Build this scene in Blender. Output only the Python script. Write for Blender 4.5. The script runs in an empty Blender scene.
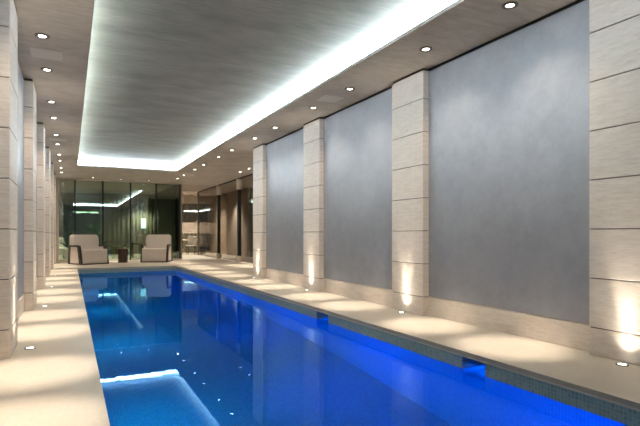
import bpy, bmesh, math, random
from mathutils import Vector, Matrix
random.seed(4)
sc = bpy.context.scene
COL = sc.collection
# ------------------------------------------------------------------ camera
YAW = 0.4705
cam = bpy.data.cameras.new('camera'); co = bpy.data.objects.new('camera', cam); COL.objects.link(co)
co.location = (0, 0, 1.0); co.rotation_euler = (math.pi/2, 0, -YAW)
cam.sensor_width = 36; cam.lens = 36*490.9/640; cam.shift_y = (234.36-213)/640; cam.clip_start = .05
sc.camera = co
# ------------------------------------------------------------------ world + view
w = bpy.data.worlds.new('world'); sc.world = w; w.use_nodes = True
w.node_tree.nodes['Background'].inputs[0].default_value = (.9, .92, 1, 1)
w.node_tree.nodes['Background'].inputs[1].default_value = 0.02
sc.view_settings.view_transform = 'Standard'; sc.view_settings.look = 'None'
sc.view_settings.gamma = 1; sc.view_settings.use_curve_mapping = False
sc.view_settings.exposure = 1.0
sc.cycles.max_bounces = 10; sc.cycles.transparent_max_bounces = 16
sc.cycles.sample_clamp_indirect = 6
sc.cycles.caustics_refractive = False
# light levels
WARM = (1.0, .84, .66)
P_DOWN, P_UP, E_COVE, P_POOL, P_BACK = 270, 7, 17.5, 4.2, 280
# ------------------------------------------------------------------ dimensions
XL, XR, YE, YN = .185, 3.0, 16.1, .7          # pool
XCR, XWR, XCL, XWL = 3.856, 3.94, -.434, -.54  # column faces and walls
H = 3.044; PER = 2.816; W = .657; Y0 = 2.632
WZ = -.16                                     # water level
YG = 20.28; XG = 5.46; YB = 23.6; YW = -1.3
TL, TR, TN, TF = .19, 3.068, .9, 16.33        # ceiling tray
BAYR = [Y0+(PER-W)/2+k*PER for k in range(-1, 6)]
COLR = [Y0-W+k*PER for k in range(0, 4)]
COLL = [Y0-W-.13+k*PER for k in range(0, 7)]

# ------------------------------------------------------------------ materials
def nt(name):
    m = bpy.data.materials.new(name); m.use_nodes = True
    t = m.node_tree; b = t.nodes['Principled BSDF']; return m, t, b
def coords(t, scale=(1,1,1)):
    c = t.nodes.new('ShaderNodeTexCoord'); mp = t.nodes.new('ShaderNodeMapping')
    mp.inputs['Scale'].default_value = scale; t.links.new(c.outputs['Object'], mp.inputs['Vector']); return mp.outputs['Vector']
def noise(t, vec, scale, detail=5, rough=.6):
    n = t.nodes.new('ShaderNodeTexNoise'); n.inputs['Scale'].default_value = scale
    n.inputs['Detail'].default_value = detail; n.inputs['Roughness'].default_value = rough
    t.links.new(vec, n.inputs['Vector']); return n.outputs['Fac']
def ramp(t, fac, stops):
    r = t.nodes.new('ShaderNodeValToRGB'); e = r.color_ramp.elements
    e[0].position, e[0].color = stops[0][0], (*stops[0][1], 1); e[1].position, e[1].color = stops[-1][0], (*stops[-1][1], 1)
    for p, c in stops[1:-1]:
        q = e.new(p); q.color = (*c, 1)
    t.links.new(fac, r.inputs[0]); return r.outputs[0]
def bump(t, b, h, s, d=.01):
    n = t.nodes.new('ShaderNodeBump'); n.inputs['Strength'].default_value = s; n.inputs['Distance'].default_value = d
    t.links.new(h, n.inputs['Height']); t.links.new(n.outputs[0], b.inputs['Normal'])
def mix(t, a, b, f, mode='MULTIPLY'):
    m = t.nodes.new('ShaderNodeMix'); m.data_type = 'RGBA'; m.blend_type = mode
    m.inputs[0].default_value = f; t.links.new(a, m.inputs[6]); t.links.new(b, m.inputs[7]); return m.outputs[2]
def noisy(name, c1, c2, scale, vs=(1,1,1), rough=.5, metal=0, bs=.1, spec=.5, lo=.35, hi=.65, fine=None):
    m, t, b = nt(name); v = coords(t, vs); f = noise(t, v, scale)
    c = ramp(t, f, [(lo, c1), (hi, c2)])
    if fine:
        f2 = noise(t, coords(t, fine[1]), fine[0], 6, .7)
        c = mix(t, c, ramp(t, f2, [(.35, (fine[2],)*3), (.65, (1, 1, 1))]), 1)
        bump(t, b, f2, bs)
    elif bs: bump(t, b, f, bs)
    t.links.new(c, b.inputs['Base Color']); b.inputs['Roughness'].default_value = rough
    b.inputs['Metallic'].default_value = metal; b.inputs['Specular IOR Level'].default_value = spec
    return m
def plain(name, c, rough=.5, metal=0, bs=0):
    return noisy(name, tuple(x*.93 for x in c), c, 9, rough=rough, metal=metal, bs=bs)
def emit(name, c, s):
    m, t, b = nt(name); b.inputs['Base Color'].default_value = (.8,.8,.8,1)
    b.inputs['Emission Color'].default_value = (*c, 1); b.inputs['Emission Strength'].default_value = s; return m
M = {}
M['soffit'] = noisy('soffit_plaster', (.48,.445,.41), (.59,.55,.51), 2.2, rough=.55, bs=.15, fine=(5, (1, 4, 1), .78))
M['tray'] = noisy('tray_plaster', (.17,.163,.125), (.27,.255,.20), 1.3, (1, 2.2, 1), rough=.5, bs=.15, fine=(4, (.7, 7, 1), .7))
M['panel'] = noisy('silver_plaster', (.355,.36,.385), (.395,.40,.425), 1.6, rough=.45, metal=.35, bs=.12, fine=(7, (1, 1, 1), .88))
M['deck'] = noisy('limestone_floor', (.58,.53,.455), (.66,.61,.53), 1.2, rough=.38, bs=.03, fine=(30, (1, 1, 1), .9))
M['edge'] = plain('coping_edge_stone', (.86,.82,.75), .5)
M['covewhite'] = plain('white_cove_paint', (.85,.86,.85), .6)
M['dark'] = plain('dark_reveal', (.02,.02,.02), .7)
M['black'] = plain('black_metal', (.012,.014,.013), .35, .3)
M['steel'] = plain('brushed_trim_metal', (.22,.2,.18), .35, .9)
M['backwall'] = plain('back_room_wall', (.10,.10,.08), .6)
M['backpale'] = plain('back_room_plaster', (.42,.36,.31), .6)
M['lamp'] = emit('lamp_lens', (1.0, .93, .82), 14)
M['uplamp'] = emit('uplight_lens', (1.0, .93, .82), 5)
M['cove'] = emit('cove_led', (.76, .91, 1.0), E_COVE)
M['poollamp'] = emit('pool_lamp_lens', (.05, .3, 1.0), 6)
M['screen'] = emit('lit_panel', (.6, .95, 1.0), 1.2)
M['fabric'] = noisy('woven_boucle', (.62,.57,.52), (.72,.66,.60), 40, rough=.9, bs=.4, spec=.2)
M['wood'] = noisy('dark_wood', (.014,.009,.007), (.026,.016,.012), 5, (1,1,8), rough=.35, bs=.03)
M['bronze'] = plain('bronze_metal', (.13,.085,.065), .35, .6)
M['leaf'] = noisy('leaf_green', (.03,.08,.03), (.06,.16,.06), 9, rough=.5, bs=0)
M['green'] = noisy('olive_curtain', (.07,.085,.06), (.12,.135,.095), 3, (3,3,.2), rough=.85, bs=0)
M['pot'] = plain('pale_ceramic', (.5,.48,.44), .5)
M['white'] = plain('white_fabric', (.7,.68,.63), .8)
M['curtain'] = noisy('sheer_curtain', (.27,.26,.19), (.36,.34,.26), 3, (3,3,.2), rough=.9, bs=0)
M['drape'] = noisy('taupe_drape', (.40,.38,.35), (.54,.51,.46), 3, (3,3,.2), rough=.7, bs=0)
# travertine: horizontal veins
def travertine():
    m, t, b = nt('travertine'); v = coords(t, (1.2, 1.2, 9)); f = noise(t, v, 3.5, 7, .65)
    c = ramp(t, f, [(.3, (.68,.585,.505)), (.5, (.765,.675,.595)), (.7, (.82,.74,.665))])
    f2 = noise(t, coords(t, (2.5, 2.5, 45)), 4, 6, .7)
    c = mix(t, c, ramp(t, f2, [(.36, (.74,.72,.69)), (.47, (1,1,1))]), .8)
    t.links.new(c, b.inputs['Base Color']); b.inputs['Roughness'].default_value = .5; bump(t, b, f2, .25); return m
M['stone'] = travertine()
M['joint'] = plain('dark_stone_joint', (.13,.11,.09), .8)
# mosaic
def mosaic(name, ax):
    m, t, b = nt(name); c = t.nodes.new('ShaderNodeTexCoord'); s = t.nodes.new('ShaderNodeSeparateXYZ'); k = t.nodes.new('ShaderNodeCombineXYZ')
    t.links.new(c.outputs['Object'], s.inputs[0]); t.links.new(s.outputs[ax[0]], k.inputs[0]); t.links.new(s.outputs[ax[1]], k.inputs[1])
    br = t.nodes.new('ShaderNodeTexBrick'); br.offset = 0; br.squash = 1; t.links.new(k.outputs[0], br.inputs['Vector'])
    br.inputs['Scale'].default_value = 1; br.inputs['Brick Width'].default_value = .027; br.inputs['Row Height'].default_value = .027
    br.inputs['Mortar Size'].default_value = .0022; br.inputs['Mortar Smooth'].default_value = .2; br.inputs['Bias'].default_value = 0
    br.inputs['Color1'].default_value = (.28,.47,.52,1); br.inputs['Color2'].default_value = (.42,.62,.66,1); br.inputs['Mortar'].default_value = (.6,.7,.7,1)
    t.links.new(br.outputs['Color'], b.inputs['Base Color']); b.inputs['Roughness'].default_value = .25; return m
M['mosX'] = mosaic('mosaic_side', (1, 2)); M['mosY'] = mosaic('mosaic_end', (0, 2)); M['mosZ'] = mosaic('mosaic_floor', (0, 1))
def water():
    m, t, b = nt('pool_water'); t.nodes.remove(b); out = t.nodes['Material Output']
    g = t.nodes.new('ShaderNodeBsdfGlossy'); g.inputs['Roughness'].default_value = .002; g.inputs[0].default_value = (.3,.62,1,1)
    tr = t.nodes.new('ShaderNodeBsdfRefraction'); tr.inputs['Color'].default_value = (.06,.75,1,1); tr.inputs['IOR'].default_value = 1.33; tr.inputs['Roughness'].default_value = 0
    fr = t.nodes.new('ShaderNodeFresnel'); fr.inputs[0].default_value = 1.33; mx = t.nodes.new('ShaderNodeMixShader')
    f = noise(t, coords(t), 2.2, 3, .5); bn = t.nodes.new('ShaderNodeBump'); bn.inputs['Strength'].default_value = .12; bn.inputs['Distance'].default_value = .006
    t.links.new(f, bn.inputs['Height']); t.links.new(bn.outputs[0], g.inputs['Normal'])
    t.links.new(fr.outputs[0], mx.inputs[0]); t.links.new(tr.outputs[0], mx.inputs[1]); t.links.new(g.outputs[0], mx.inputs[2])
    t.links.new(mx.outputs[0], out.inputs['Surface']); return m
M['water'] = water()
def glass(name, tint, base, k, rough=0, gc=(.9,1,.95)):
    m, t, b = nt(name); t.nodes.remove(b); out = t.nodes['Material Output']
    g = t.nodes.new('ShaderNodeBsdfGlossy'); g.inputs['Roughness'].default_value = rough; g.inputs[0].default_value = (*gc, 1)
    tr = t.nodes.new('ShaderNodeBsdfTransparent'); tr.inputs[0].default_value = (*tint, 1)
    fr = t.nodes.new('ShaderNodeFresnel'); fr.inputs[0].default_value = 1.5; mt = t.nodes.new('ShaderNodeMath'); mt.operation = 'MULTIPLY_ADD'
    mt.inputs[1].default_value = k; mt.inputs[2].default_value = base; mt.use_clamp = True
    mx = t.nodes.new('ShaderNodeMixShader'); t.links.new(fr.outputs[0], mt.inputs[0]); t.links.new(mt.outputs[0], mx.inputs[0])
    t.links.new(tr.outputs[0], mx.inputs[1]); t.links.new(g.outputs[0], mx.inputs[2]); t.links.new(mx.outputs[0], out.inputs['Surface']); return m
M['glass'] = glass('green_tinted_glass', (.64,.72,.62), .14, .8)
M['clear'] = glass('clear_glass', (.92,.9,.86), .16, .8, 0, (1,.97,.92))
M['bronzeglass'] = glass('bronze_tinted_glass', (.74,.69,.62), .36, .7, .06, (1,.95,.88))

# ------------------------------------------------------------------ mesh helpers
def bx(bm, x0, x1, y0, y1, z0, z1, bev=0, seg=2, mi=0):
    r = bmesh.ops.create_cube(bm, size=1); vs = r['verts']
    for v in vs: v.co = Vector(((x0+x1)/2+v.co.x*(x1-x0), (y0+y1)/2+v.co.y*(y1-y0), (z0+z1)/2+v.co.z*(z1-z0)))
    fs = set(f for v in vs for f in v.link_faces)
    for f in fs: f.material_index = mi
    if bev:
        es = list(set(e for v in vs for e in v.link_edges))
        bmesh.ops.bevel(bm, geom=es, offset=bev, segments=seg, profile=.5, affect='EDGES')
def cyl(bm, c, r1, r2, z0, z1, n=24):
    m = Matrix.Translation((c[0], c[1], (z0+z1)/2))
    bmesh.ops.create_cone(bm, cap_ends=True, segments=n, radius1=r1, radius2=r2, depth=z1-z0, matrix=m)
def ring(bm, ro, ri, z0, z1, n=28):
    P = [(ri, z0), (ro, z0), (ro, z1), (ri, z1)]
    rows = [[bm.verts.new((r*math.cos(2*math.pi*i/n), r*math.sin(2*math.pi*i/n), z)) for r, z in P] for i in range(n)]
    for i in range(n):
        a, b = rows[i], rows[(i+1) % n]
        for j in range(4): bm.faces.new((a[j], b[j], b[(j+1)%4], a[(j+1)%4]))
def extr(bm, pts, d0, d1, axis=0):     # polygon pts extruded along an axis
    def P(a, b, d): return (d, a, b) if axis == 0 else ((a, d, b) if axis == 1 else (a, b, d))
    A = [bm.verts.new(P(a, b, d0)) for a, b in pts]; B = [bm.verts.new(P(a, b, d1)) for a, b in pts]; n = len(pts)
    bm.faces.new(A); bm.faces.new(B[::-1])
    for i in range(n): bm.faces.new((A[i], B[i], B[(i+1)%n], A[(i+1)%n]))
def ringext(bm, out, inn, d0, d1, axis=0):   # picture-frame extrusion
    def P(a, b, d): return (d, a, b) if axis == 0 else (a, d, b)
    n = len(out); V = [[bm.verts.new(P(*p, d)) for p in L] for L in (out, inn) for d in (d0, d1)]
    o0, o1, i0, i1 = V
    for i in range(n):
        j = (i+1) % n
        bm.faces.new((o0[i], o1[i], o1[j], o0[j])); bm.faces.new((i0[i], i0[j], i1[j], i1[i]))
        bm.faces.new((o0[i], o0[j], i0[j], i0[i])); bm.faces.new((o1[i], i1[i], i1[j], o1[j]))
def obj(name, bm, mats, parent=None, loc=None, smooth=False):
    bmesh.ops.recalc_face_normals(bm, faces=bm.faces)
    me = bpy.data.meshes.new(name); bm.to_mesh(me); bm.free()
    if not isinstance(mats, (list, tuple)): mats = [mats]
    for m in mats: me.materials.append(m)
    if smooth:
        for p in me.polygons: p.use_smooth = True
        try: me.set_sharp_from_angle(angle=math.radians(40))
        except Exception: pass
    o = bpy.data.objects.new(name, me); COL.objects.link(o)
    if parent: o.parent = parent
    if loc: o.location = loc
    return o
def tag(o, label, cat, group=None, kind=None):
    o['label'] = label; o['category'] = cat
    if group: o['group'] = group
    if kind: o['kind'] = kind
    return o
def struct(name, bm, mats, label=None, parent=None, smooth=False):
    o = obj(name, bm, mats, parent, smooth=smooth)
    if not parent:
        o['kind'] = 'structure'
        if label: o['label'] = label; o['category'] = name.split('_')[0]
    return o
def thing(name, label, cat, loc=(0,0,0), rz=0, group=None):
    o = bpy.data.objects.new(name, None); COL.objects.link(o); o.location = loc; o.rotation_euler = (0, 0, rz); o.empty_display_size = .1
    return tag(o, label, cat, group)
def dup(root, loc, rz, label):
    r = root.copy(); COL.objects.link(r); r.location = loc; r.rotation_euler = (0, 0, rz); r['label'] = label
    for ch in list(root.children):
        c = ch.copy(); COL.objects.link(c); c.parent = r
        for g in list(ch.children):
            d = g.copy(); COL.objects.link(d); d.parent = c
    return r
B = bmesh.new
def lamp(kind, name, loc, energy, color, parent=None, direction=(0,0,-1), **kw):
    L = bpy.data.lights.new(name, kind); L.energy = energy; L.color = color
    for k, v in kw.items(): setattr(L, k, v)
    o = bpy.data.objects.new(name, L); COL.objects.link(o); o.location = loc
    o.rotation_euler = Vector(direction).to_track_quat('-Z', 'Y').to_euler()
    if parent: o.parent = parent
    return o

# ================================================================== STRUCTURE
# floor: deck around the pool and on into the far rooms
bm = B()
for r in [(XWL-.15, XL, YN, YE), (XR, XG+.5, YN, YE), (XWL-.15, XG+.5, YW, YN), (XWL-.15, XG+.5, YE, YG-.3)]:
    bx(bm, r[0], r[1], r[2], r[3], -.035, 0)
bx(bm, -3, 9.5, YG-.3, 28, -.035, 0)
struct('floor', bm, M['deck'], 'polished beige limestone pool deck')
# a slim darker drip edge under the coping
bm = B(); e = .002
ringext(bm, [(XL-.1, YN-.1), (XR+.1, YN-.1), (XR+.1, YE+.1), (XL-.1, YE+.1)], [(XL+e, YN+e), (XR-e, YN+e), (XR-e, YE-e), (XL+e, YE-e)], 0, 1)
for v in bm.verts: v.co = Vector((v.co.y if False else v.co.y, v.co.z, -.047 if v.co.x < .5 else -.035))
struct('trim_1', bm, M['edge'], 'grey stone edge below the pool coping')
# pool shell
PD = -1.6; s = .018
NIC = [(2.96, 3.22), (5.69, 6.03)]; ND = .26; NB = -.30
bm = B(); ys = [YN-.2]+[y for n in NIC for y in n]+[YE+.2]
for i in range(0, len(ys), 2): bx(bm, XR+s, XR+s+.3, ys[i], ys[i+1], PD, -.047)
for a, b in NIC:
    bx(bm, XR+s, XR+s+.3, a, b, PD, NB); bx(bm, XR+s+ND, XR+s+.3, a, b, NB, -.047)
struct('wall_pool_right', bm, M['mosX'], 'blue mosaic side wall of the pool')
bm = B(); bx(bm, XL-s-.2, XL-s, YN-.2, YE+.2, PD, -.047); struct('wall_pool_left', bm, M['mosX'], 'blue mosaic left wall of the pool')
bm = B(); bx(bm, XL-s, XR+s, YE+s, YE+s+.2, PD, -.047); struct('wall_pool_far', bm, M['mosY'], 'blue mosaic far wall of the pool')
bm = B(); bx(bm, XL-s, XR+s, YN-s-.2, YN-s, PD, -.047); struct('wall_pool_near', bm, M['mosY'], 'blue mosaic near wall of the pool')
bm = B(); bx(bm, XL-.2, XR+.3, YN-.2, YE+.2, PD-.1, PD); struct('floor_pool', bm, M['mosZ'], 'blue mosaic floor of the pool')
# ceiling: soffit with tray opening, cove ledge lip, raised tray
CV, TH = .15, .22
bm = B(); sw = .04
ex = XWL-.15; eX = XG+.5
for r in [(ex, TL, TN, TF), (TR, eX, TN, TF), (ex, eX, YW, TN), (ex, eX, TF, YG+.02)]:
    bx(bm, r[0], r[1], r[2], r[3], H, H+sw)
struct('ceiling', bm, M['soffit'], 'grey brown plaster soffit around the raised tray')
bm = B()
x0, x1, y0, y1 = TL-CV, TR+CV, TN-CV, TF+CV
bx(bm, x0-.1, x1+.1, y0-.1, y1+.1, H+TH, H+TH+.05)
bx(bm, x0-.1, x0, y0, y1, H+sw, H+TH, mi=1); bx(bm, x1, x1+.1, y0, y1, H+sw, H+TH, mi=1)
bx(bm, x0-.1, x1+.1, y0-.1, y0, H+sw, H+TH, mi=1); bx(bm, x0-.1, x1+.1, y1, y1+.1, H+sw, H+TH, mi=1)
struct('ceiling_tray', bm, [M['tray'], M['covewhite']], 'raised tray ceiling in streaky grey plaster')
bm = B(); bx(bm, -3, 9.5, YG+.02, 28, H, H+.06); bx(bm, eX, 9.5, 11, YG+.02, H, H+.06)
struct('ceiling_back', bm, M['backpale'], 'pale ceiling of the rooms behind the glass')
# cove LED strip: one continuous loop lying on the ledge
bm = B(); a, b = CV-.012, CV-.001; z0 = H+sw+.035; z1 = H+sw+.135
bx(bm, TL-b, TL-a, TN-b, TF+b, z0, z1); bx(bm, TR+a, TR+b, TN-b, TF+b, z0, z1)
bx(bm, TL-a, TR+a, TN-b, TN-a, z0, z1); bx(bm, TL-a, TR+a, TF+a, TF+b, z0, z1)
tag(obj('cove_light', bm, M['cove']), 'cool white light strip glowing around the edge of the raised ceiling tray', 'light strip')
# walls of silver plaster
G = .035
def panels(xa, xb, y0, y1, z0, z1):
    bm = B(); bx(bm, xa, xb, y0, y1, z0, z1); return bm
struct('wall_right', panels(XWR, XWR+.25, YW, Y0+3*PER-.06, .237, H-G), M['panel'], 'silver blue polished plaster wall on the right')
struct('wall_left', panels(XWL-.15, XWL, YW, YG, .237, H-G), M['panel'], 'silver plaster wall on the left')
bm = B(); bx(bm, ex, eX, YW-.15, YW, 0, H); struct('wall_near', bm, M['panel'], 'silver plaster wall at the near end')
bm = B(); bx(bm, XWR+.02, XWR+.25, YW, Y0+3*PER-.06, .237-.0, H); bx(bm, XWR+.02, XG+.5, Y0+3*PER-.06, Y0+3*PER+.0, 0, H)
bx(bm, XWL-.15, XWL-.03, YW, YG, H-G-.01, H)
struct('wall_back', bm, M['dark'])
# skirtings
sk = .225
bm = B(); bx(bm, XWR-.006, XWR+.25, YW, Y0+3*PER-.06, 0, sk); bx(bm, XWR+.01, XWR+.25, YW, Y0+3*PER-.06, sk, .237)
struct('baseboard_right', bm, M['stone'], 'pale stone skirting along the right wall')
bm = B(); bx(bm, XWL-.15, XWL+.006, YW, YG, 0, sk); bx(bm, XWL-.15, XWL-.01, YW, YG, sk, .237)
struct('baseboard_left', bm, M['stone'], 'pale stone skirting along the left wall')
# shadow gap at the head of the walls
bm = B(); bx(bm, XWR+.008, XWR+.02, YW, Y0+3*PER, H-G, H); struct('trim_2', bm, M['dark'], 'dark shadow gap between right wall and ceiling')
bm = B(); bx(bm, XG-.01, XG+.05, 11.1, YB, H-.045, H); struct('trim_3', bm, M['dark'], 'dark shadow gap above the right hand glass')

# ---- stone columns: one mesh of stacked blocks with recessed joints
def column_mesh(depth, side):
    bm = B(); zs = [0, .230]+[.230+.407*k for k in range(1, 7)]+[H-.03]
    j = .0045
    for i in range(len(zs)-1):
        a = zs[i]+(j if i else 0); b = zs[i+1]-(j if i < len(zs)-2 else 0)
        bx(bm, 0, depth, 0, W, a, b, .003, 1)
    bx(bm, .012 if side > 0 else 0, depth if side > 0 else depth-.012, .012, W-.012, .01, H, mi=1)
    return bm
ORD = ['nearest the camera', 'second from the camera', 'third from the camera', 'fourth from the camera', 'fifth from the camera', 'sixth from the camera', 'farthest, by the end glass']
first = None
for k, y in enumerate(COLR):
    d = XWR+.1-XCR if k < 3 else XWR+.24-XCR
    c = obj('stone_column', column_mesh(d, 1), [M['stone'], M['joint']], loc=(XCR, y, 0))
    tag(c, 'pale travertine block column on the right wall, ' + (ORD[k] if k < 3 else 'farthest, beside the bronze glass'), 'column', 'stone columns along the right wall')
for k, y in enumerate(COLL):
    c = obj('stone_column', column_mesh(.2, -1), [M['stone'], M['joint']], loc=(XCL-.2, y, 0))
    tag(c, 'pale travertine block column on the left wall, ' + ORD[k], 'column', 'stone columns along the left wall')

# ---- glazing: end wall, return and right side
xs = [-.37, .154, 1.10, 2.08, 3.03, 3.93]
for i in range(5):
    bm = B(); bx(bm, xs[i]+.012, xs[i+1]-.012, YG, YG+.012, .02, H-.03)
    g = struct('window_%d' % (i+1), bm, M['glass'], 'tall dark green glass panel of the end wall, %s from the left' % ['first', 'second', 'third', 'fourth', 'fifth'][i])
    bm = B(); bx(bm, xs[i+1]-(.03 if i < 4 else .0), xs[i+1]+(.03 if i < 4 else .05), YG-.012, YG+.06, 0, H-.03)
    struct('mullion', bm, M['black'], parent=g)
bm = B(); bx(bm, -.44, -.37, YG-.02, YG+.1, 0, H); bx(bm, -.37, 3.98, YG-.02, YG+.03, H-.03, H); bx(bm, -.37, 3.98, YG-.015, YG+.03, 0, .02)
struct('trim_4', bm, M['stone'], 'pale frame around the end glazing')
bm = B(); bx(bm, 3.98, XG, YB, YB+.012, .02, H-.02); struct('window_6', bm, M['clear'], 'clear glass panel in the far right corner')
bm = B(); bx(bm, XG-.03, XG+.03, YB-.03, YB+.03, 0, H); struct('trim_5', bm, M['steel'], 'slim metal corner post of the far glass')
gy = [11.1, 14.4, 17.2, 19.95, YB-.03]
for i in range(4):
    bm = B(); bx(bm, XG, XG+.012, gy[i]+.07, gy[i+1]-(.07 if i < 3 else 0), .02, H-.045)
    struct('window_%d' % (7+i), bm, M['bronzeglass'] if i < 3 else M['clear'], 'tall bronze glass panel on the right, %s from the camera' % ['first', 'second', 'third', 'farthest'][i])
for i, (y, t) in enumerate([(14.4, 'hidden'), (17.2, 'nearer'), (19.95, 'farther')]):
    if i == 0: continue
    r = thing('glass_wall_post', 'dark post with pale foot in the right hand glass, the %s of two' % t, 'post', (XG+.01, y, 0), group='posts in the right hand glass wall')
    bm = B(); bx(bm, -.07, .06, -.06, .06, .22, H-.42); obj('post', bm, M['black'], r)
    bm = B(); bx(bm, -.11, .07, -.075, .075, 0, .22, .004, 1); obj('foot_block', bm, M['stone'], r)
    bm = B(); bx(bm, -.10, .07, -.07, .07, H-.42, H-.045, .004, 1); obj('head_block', bm, M['stone'], r)
# back rooms
bm = B(); bx(bm, -3, 4.1, 27.5, 27.7, 0, H); bx(bm, -3.2, -3, YG, 27.7, 0, H); bx(bm, 9.3, 9.5, 11, 27.7, 0, H)
bx(bm, -3, -.44, YG, YG+.1, 0, H); bx(bm, XG+.6, 9.5, 11, 11.1, 0, H)
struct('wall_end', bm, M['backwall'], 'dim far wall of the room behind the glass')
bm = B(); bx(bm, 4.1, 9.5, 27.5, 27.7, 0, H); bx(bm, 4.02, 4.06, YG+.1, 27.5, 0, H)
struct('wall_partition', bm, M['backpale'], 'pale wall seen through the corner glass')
bm = B(); bx(bm, -2.6, 1.5, 27.2, 27.212, 0, H); struct('window_11', bm, M['clear'], 'dark glazing at the back of the room behind the end glass')
bm = B(); bx(bm, 3.9+.2, 8.5, 26.0, 26.2, 2.62, H); bx(bm, 3.9, 8.5, 26.0, 26.2, 1.05, 1.62)
struct('trim_6', bm, M['backpale'], 'pale horizontal bands on the wall behind the corner glass')

# ================================================================== WATER
bm = B()
vs = [bm.verts.new(p) for p in [(XL-s, YN-s, WZ), (XR+s, YN-s, WZ), (XR+s, YE+s, WZ), (XL-s, YE+s, WZ)]]; bm.faces.new(vs)
for a, b in NIC:
    bm.faces.new([bm.verts.new(p) for p in [(XR+s, a, WZ), (XR+s+ND, a, WZ), (XR+s+ND, b, WZ), (XR+s, b, WZ)]])
for f in bm.faces: f.normal_update()
water_o = obj('pool_water', bm, M['water'])
if water_o.data.polygons[0].normal.z < 0: water_o.data.flip_normals()
tag(water_o, 'still deep blue water filling the long swimming pool', 'water', kind='stuff')

# ================================================================== LAMPS
def ordn(i): return ['first', 'second', 'third', 'fourth', 'fifth', 'sixth', 'seventh', 'eighth', 'ninth', 'tenth', 'eleventh', 'twelfth', 'thirteenth', 'fourteenth'][i]
def make_downlight(label, loc, group, scale=1):
    r = thing('downlight', label, 'ceiling light', loc, group=group)
    bm = B(); ring(bm, .07, .036, -.008, 0); obj('trim_ring', bm, M['steel'], r, smooth=True)
    bm = B(); cyl(bm, (0, 0), .036, .036, -.004, 0); obj('lens', bm, M['lamp'], r)
    return r
dl = None
def downlight(label, x, y, group, p=P_DOWN, cone=23, blend=.9, color=WARM):
    global dl
    if dl is None: dl = make_downlight(label, (x, y, H), group)
    else:
        dup(dl, (x, y, H), 0, label)['group'] = group
    lamp('SPOT', 'downlight_beam', (x, y, H-.02), p, color, spot_size=math.radians(cone), spot_blend=blend, shadow_soft_size=.03)
    lamp('SPOT', 'downlight_spill', (x, y, H-.02), p*.125, color, spot_size=math.radians(112), spot_blend=1, shadow_soft_size=.05)
i = 0
for yb in BAYR[1:]:
    for d in (-.58, .58):
        downlight('round recessed downlight in the right soffit, %s from the camera' % ordn(i), 3.492, yb+d, 'downlights in the right soffit'); i += 1
i = 0
for yb in BAYR[1:]:
    for d in (-.58, .58):
        downlight('round recessed downlight in the left soffit, %s from the camera' % ordn(i), -.258, yb+d-.15, 'downlights in the left soffit'); i += 1
for k, x in enumerate((.73, 1.68, 2.65)):
    downlight('recessed downlight in front of the end glass, %s of three from the left' % ordn(k), x, 19.5, 'downlights in front of the end glass')
for k, y in enumerate((14.6, 15.5)):
    downlight('recessed downlight beside the bronze glass, %s of the two' % ('nearer', 'farther')[k], 4.95, y, 'downlights beside the bronze glass')
def make_uplight(label, loc, group):
    r = thing('floor_uplight', label, 'floor light', loc, group=group)
    bm = B(); ring(bm, .045, .03, 0, .006); obj('rim', bm, M['steel'], r, smooth=True)
    bm = B(); cyl(bm, (0, 0), .03, .03, 0, .004); obj('lens', bm, M['uplamp'], r)
    return r
ul = None
def uplight(label, x, y, sx, group):
    global ul
    if ul is None: ul = make_uplight(label, (x, y, 0), group)
    else: dup(ul, (x, y, 0), 0, label)['group'] = group
    lamp('SPOT', 'uplight_beam', (x, y, .015), P_UP, (1, .88, .72), direction=(sx*.02, 0, 1), spot_size=math.radians(104), spot_blend=1, shadow_soft_size=.03)
    lamp('SPOT', 'uplight_beam', (x, y, .015), P_UP*6, (1, .88, .72), direction=(sx*.05, 0, 1), spot_size=math.radians(40), spot_blend=1, shadow_soft_size=.03)
for k, y in enumerate(COLR):
    uplight('round floor uplight at the foot of the right wall column, %s from the camera' % ordn(k), XCR-.085, y+W/2, 1, 'floor uplights under the right columns')
for k, y in enumerate(COLL[1:]):
    uplight('round floor uplight at the foot of the left wall column, %s from the camera' % ordn(k), XCL+.12, y+W/2, -1, 'floor uplights under the left columns')
# blue lights set in the left side wall of the pool, shining across
pl = None
for k in range(6):
    y = 1.9+k*2.6
    lb = 'round blue underwater lamp in the left pool wall, %s from the near end' % ordn(k)
    if pl is None:
        pl = thing('pool_light', lb, 'underwater light', (XL-s, y, -.7), group='underwater lamps of the pool')
        bm = B(); ring(bm, .11, .085, 0, .02)
        for v in bm.verts: v.co = Vector((v.co.z, v.co.y, v.co.x))
        obj('bezel', bm, M['steel'], pl, smooth=True)
        bm = B(); cyl(bm, (0, 0), .085, .085, 0, .012)
        for v in bm.verts: v.co = Vector((v.co.z, v.co.y, v.co.x))
        obj('lens', bm, M['poollamp'], pl)
    else: dup(pl, (XL-s, y, -.7), 0, lb)
    lamp('AREA', 'pool_beam', (XL+.03, y, -.7), P_POOL*2, (.0, .06, 1), direction=(1, 0, .02), size=.15, shape='DISK', spread=math.radians(70))
    lamp('AREA', 'pool_beam', (XL+.03, y, -.7), P_POOL*1.0, (.0, .42, .8), direction=(1, 0, -.8), size=.15, shape='DISK', spread=math.radians(150))
for a, b in NIC:
    lamp('POINT', 'niche_glow', (XR+s+ND-.06, (a+b)/2, -.24), .5, (.01, .15, 1), shadow_soft_size=.02)
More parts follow.
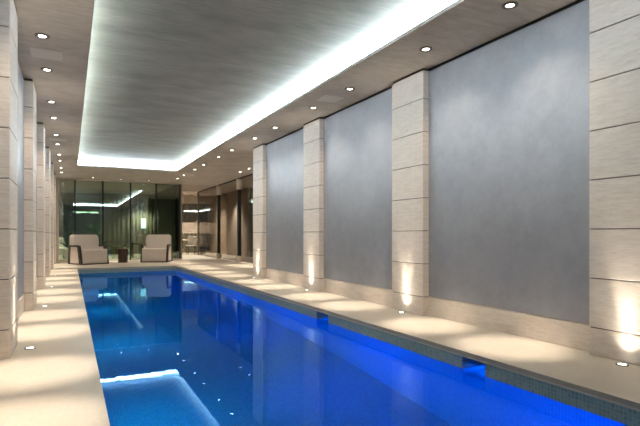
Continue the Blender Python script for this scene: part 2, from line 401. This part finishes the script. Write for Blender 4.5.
# spots without fittings, added to brighten the back rooms, drape and pale bands
for x, y in [(1.0, 23.5), (4.8, 24.2), (5.3, 25.1), (7, 25.2), (1.9, 21.6), (5.63, 13), (5.63, 15.8), (5.63, 18.5), (4.7, 21.9), (3.2, 25.6), (7.3, 24.5), (-1, 24.5)]:
    lamp('SPOT', 'back_room_fill', (x, y, H-.03), P_BACK, (1, .9, .76), spot_size=math.radians(95), spot_blend=.8, shadow_soft_size=.05)

# flush square panels in the soffit
M['patch'] = plain('pale_flush_panel', (.66,.64,.62), .5)
for x, y, t in [(3.49, BAYR[2], 'right soffit between two downlights'), (-.24, BAYR[2]-.15, 'left soffit nearest the camera'), (-.24, BAYR[4]-.15, 'left soffit farther along')]:
    bm = B(); bx(bm, -.16, .16, -.16, .16, -.003, 0, .001, 1)
    tag(obj('access_panel', bm, M['patch'], loc=(x, y, H)), 'flush square access panel in the ' + t, 'panel', 'flush square panels in the soffit')

# ================================================================== ARMCHAIRS
def rounded(pts, r, n=5):
    out = []; N = len(pts)
    for i in range(N):
        p, a, b = Vector(pts[i]), Vector(pts[i-1]), Vector(pts[(i+1) % N])
        rr = r[i] if isinstance(r, (list, tuple)) else r
        if rr == 0: out.append(tuple(p)); continue
        A = p+(a-p).normalized()*rr; C_ = p+(b-p).normalized()*rr
        for k in range(n+1):
            q = k/n; out.append(tuple((1-q)**2*A+2*q*(1-q)*p+q*q*C_))
    return out
CW, CD = .90, .95
def make_chair(label, loc, rz, group):
    r = thing('armchair', label, 'armchair', loc, rz, group)
    # seat block: side profile (y front negative, z) extruded across
    bm = B(); prof = rounded([(-CD/2, .03), (CD/2-.12, .03), (CD/2-.12, .48), (-CD/2+.01, .51)], [.03, .03, .03, .06])
    extr(bm, prof, -CW/2+.035, CW/2-.035, 0)
    bmesh.ops.bevel(bm, geom=[e for e in bm.edges if len(e.link_faces) == 2 and e.calc_face_angle(0) > 1.2], offset=.03, segments=3, affect='EDGES')
    obj('seat', bm, M['fabric'], r, smooth=True)
    # backrest: front outline with rounded shoulders, leaning back
    bm = B(); prof = rounded([(-CW/2+.0, .36), (CW/2-.0, .36), (CW/2-.03, .99), (-CW/2+.03, .99)], [.02, .02, .11, .11], 6)
    extr(bm, prof, CD/2-.33, CD/2-.04, 1)
    bmesh.ops.bevel(bm, geom=[e for e in bm.edges if len(e.link_faces) == 2 and e.calc_face_angle(0) > 1.2], offset=.05, segments=4, affect='EDGES')
    for v in bm.verts: v.co.y += (v.co.z-.36)*.13-.04
    obj('backrest', bm, M['fabric'], r, smooth=True)
    for sx in (-1, 1):
        x = sx*(CW/2-.035); x2 = sx*(CW/2+.02)
        out = rounded([(-CD/2-.01, 0), (CD/2+.02, 0), (CD/2-.03, .64), (-CD/2+.15, .64)], [.01, .01, .07, .07])
        inn = rounded([(-CD/2+.16, .035), (CD/2-.13, .035), (CD/2-.18, .58), (-CD/2+.29, .58)], [.01, .01, .04, .04])
        bm = B(); ringext(bm, out, inn, min(x, x2), max(x, x2), 0); f = obj('side_frame', bm, M['wood'], r)
        bm = B(); extr(bm, inn, min(x, x2-sx*.015), max(x, x2-sx*.015), 0); p = obj('side_panel', bm, M['fabric'], f)
        p['label'] = 'beige fabric inset panel'
    bm = B(); bx(bm, -CW/2+.03, CW/2-.03, -CD/2-.005, CD/2-.1, 0, .032); obj('base_rail', bm, M['wood'], r)
    return r
ch = make_chair('beige upholstered armchair with dark wood side frame, left of the small table', (.55, 18.4, 0), math.radians(24), 'armchairs at the far end of the pool')
c2 = dup(ch, (2.83, 18.75, 0), math.radians(-21), 'beige upholstered armchair with dark wood side frame, right of the small table')

# side table between the chairs, with a small potted plant on it
t = thing('side_table', 'small bronze side table standing between the two armchairs', 'side table', (1.66, 18.7, 0))
bm = B(); cyl(bm, (0, 0), .19, .19, .46, .49, 32); obj('tabletop', bm, M['bronze'], t, smooth=True)
bm = B(); cyl(bm, (0, 0), .165, .165, 0, .02, 32); obj('base', bm, M['bronze'], t, smooth=True)
bm = B(); cyl(bm, (0, 0), .12, .12, .02, .46, 24); obj('drum', bm, M['bronze'], t, smooth=True)
for k in range(10):
    a = 2*math.pi*k/10; bm = B(); cyl(bm, (.155*math.cos(a), .155*math.sin(a)), .009, .009, .02, .46, 8); obj('rod', bm, M['wood'], t, smooth=True)
def leaf(bm, base, az, el, L, wd):
    d = Vector((math.cos(az)*math.cos(el), math.sin(az)*math.cos(el), math.sin(el))); sdv = Vector((-math.sin(az), math.cos(az), 0)); prev = None
    for k in range(6):
        q = k/5; c = Vector(base)+d*L*q-Vector((0, 0, .25*L*q*q)); ww = wd*math.sin(math.pi*min(.97, .08+q*.9))
        a, b = bm.verts.new(c-sdv*ww), bm.verts.new(c+sdv*ww); m = bm.verts.new(c-Vector((0, 0, ww*.35)))
        if prev: bm.faces.new((prev[0], a, m, prev[1])); bm.faces.new((prev[1], m, b, prev[2]))
        prev = (a, m, b)
def plant(name, label, loc, ph, pr, n, L, mats=('pot', 'leaf'), stem=0):
    r = thing(name, label, 'plant', loc)
    bm = B(); cyl(bm, (0, 0), pr*.75, pr, 0, ph, 20); obj('pot', bm, M[mats[0]], r, smooth=True)
    bm = B()
    for k in range(n):
        z = ph+stem*random.random(); leaf(bm, (0, 0, z), random.random()*6.28, random.uniform(.5, 1.35), L*random.uniform(.6, 1), L*.09)
    if stem:
        cyl(bm, (0, 0), .02, .012, ph, ph+stem, 8)
    obj('foliage', bm, M[mats[1]], r); return r
plant('potted_plant', 'little green plant in a pale pot on the small side table', (1.73, 18.66, .49), .07, .035, 12, .14)

# ================================================================== BACK ROOM THINGS
plant('potted_plant', 'tall dark green plant behind the end glass, behind the left armchair', (-.1, 22.3, 0), .4, .2, 46, .8, stem=.9)
plant('potted_plant', 'bushy dark green plant behind the end glass, right of the left armchair', (.95, 23.4, 0), .4, .22, 50, .75, stem=.8)
def pleats(name, x0, x1, y, axis, amp, wl, z0, z1, mat, label):
    bm = B(); n = int((x1-x0)/wl*8); pv = None
    for i in range(n+1):
        a = x0+(x1-x0)*i/n; o = amp*math.sin(2*math.pi*i/8+.8*math.sin(i*.21))
        P = (a, y+o) if axis == 0 else (y+o, a)
        v = (bm.verts.new((*P, z0)), bm.verts.new((*P, z1)))
        if pv: bm.faces.new((pv[0], v[0], v[1], pv[1]))
        pv = v
    ob = obj(name, bm, mat, smooth=True); so = ob.modifiers.new('thick', 'SOLIDIFY'); so.thickness = .006
    tag(ob, label, 'curtain'); return ob
pleats('curtain', 1.3, 3.9, 26.4, 0, .05, .22, .02, H-.02, M['curtain'], 'pale pleated curtain seen through the end glass')
pleats('curtain', 4.4, 8.8, 26.8, 0, .05, .22, .02, H-.02, M['curtain'], 'pleated curtain seen through the far right corner glass')
pleats('curtain', 11.3, 19.7, XG+.34, 1, .05, .24, .02, H-.02, M['drape'], 'taupe pleated drape behind the bronze glass on the right')
bm = B(); bx(bm, -.12, .12, -.02, .02, 0, .5, .01, 2)
tag(obj('wall_lamp', bm, M['screen'], loc=(3.30, 26.2, 1.3)), 'small upright panel glowing pale cyan behind the end glass', 'lamp')
pleats('curtain', 20.8, 26.2, 3.86, 1, .05, .3, .02, H-.02, M['green'], 'dark olive curtain behind the rightmost pane of the end glass')
# dining table with chairs beyond the corner glass
t = thing('dining_table', 'long white topped table beyond the far right corner glass', 'table', (5.75, 25.0, 0))
bm = B(); bx(bm, -.95, .95, -.4, .4, .70, .74, .008, 2); obj('tabletop', bm, M['white'], t)
for sx in (-1, 1):
    for sy in (-1, 1):
        bm = B(); bx(bm, sx*.85-.03, sx*.85+.03, sy*.32-.03, sy*.32+.03, 0, .70); obj('leg', bm, M['wood'], t)
def dchair(label, loc, rz):
    r = thing('dining_chair', label, 'chair', loc, rz, 'chairs beyond the corner glass')
    bm = B(); bx(bm, -.22, .22, -.22, .22, .43, .48, .015, 2); obj('seat', bm, M['white'], r)
    bm = B(); bx(bm, -.21, .21, .18, .22, .52, .92, .015, 2); obj('backrest', bm, M['white'], r)
    for sx in (-1, 1):
        for sy in (-1, 1):
            bm = B(); bx(bm, sx*.19-.016, sx*.19+.016, sy*.19-.016, sy*.19+.016, 0, .43 if sy < 0 else .53); obj('leg', bm, M['black'], r)
    return r
dc = dchair('white dining chair at the near side of the table, left one', (5.3, 24.4, 0), math.pi)
dup(dc, (6.1, 24.4, 0), math.pi, 'white dining chair at the near side of the table, right one')
# low sofa behind the left chair
t = thing('sofa', 'pale low sofa behind the end glass at the far left', 'sofa', (-.55, 24.4, 0))
bm = B(); bx(bm, -.6, .6, -.4, .4, .12, .42, .05, 3); obj('seat', bm, M['white'], t, smooth=True)
bm = B(); bx(bm, -.6, .6, .25, .45, .3, .85, .05, 3); obj('backrest', bm, M['white'], t, smooth=True)
for sx in (-1, 1):
    bm = B(); bx(bm, sx*.55-.06, sx*.55+.06, -.38, .4, .3, .62, .03, 3); obj('armrest', bm, M['white'], t, smooth=True)
    for sy in (-1, 1):
        bm = B(); bx(bm, sx*.5-.02, sx*.5+.02, sy*.33-.02, sy*.33+.02, 0, .13); obj('leg', bm, M['black'], t)
# slim console behind the end glass between the chairs
t = thing('console_table', 'slim dark console table behind the glass between the armchairs', 'table', (1.85, 22.6, 0))
bm = B(); bx(bm, -.6, .6, -.2, .2, .68, .72, .005, 1); obj('tabletop', bm, M['bronze'], t)
for sx in (-1, 1):
    for sy in (-1, 1):
        bm = B(); bx(bm, sx*.55-.02, sx*.55+.02, sy*.16-.02, sy*.16+.02, 0, .68); obj('leg', bm, M['black'], t)
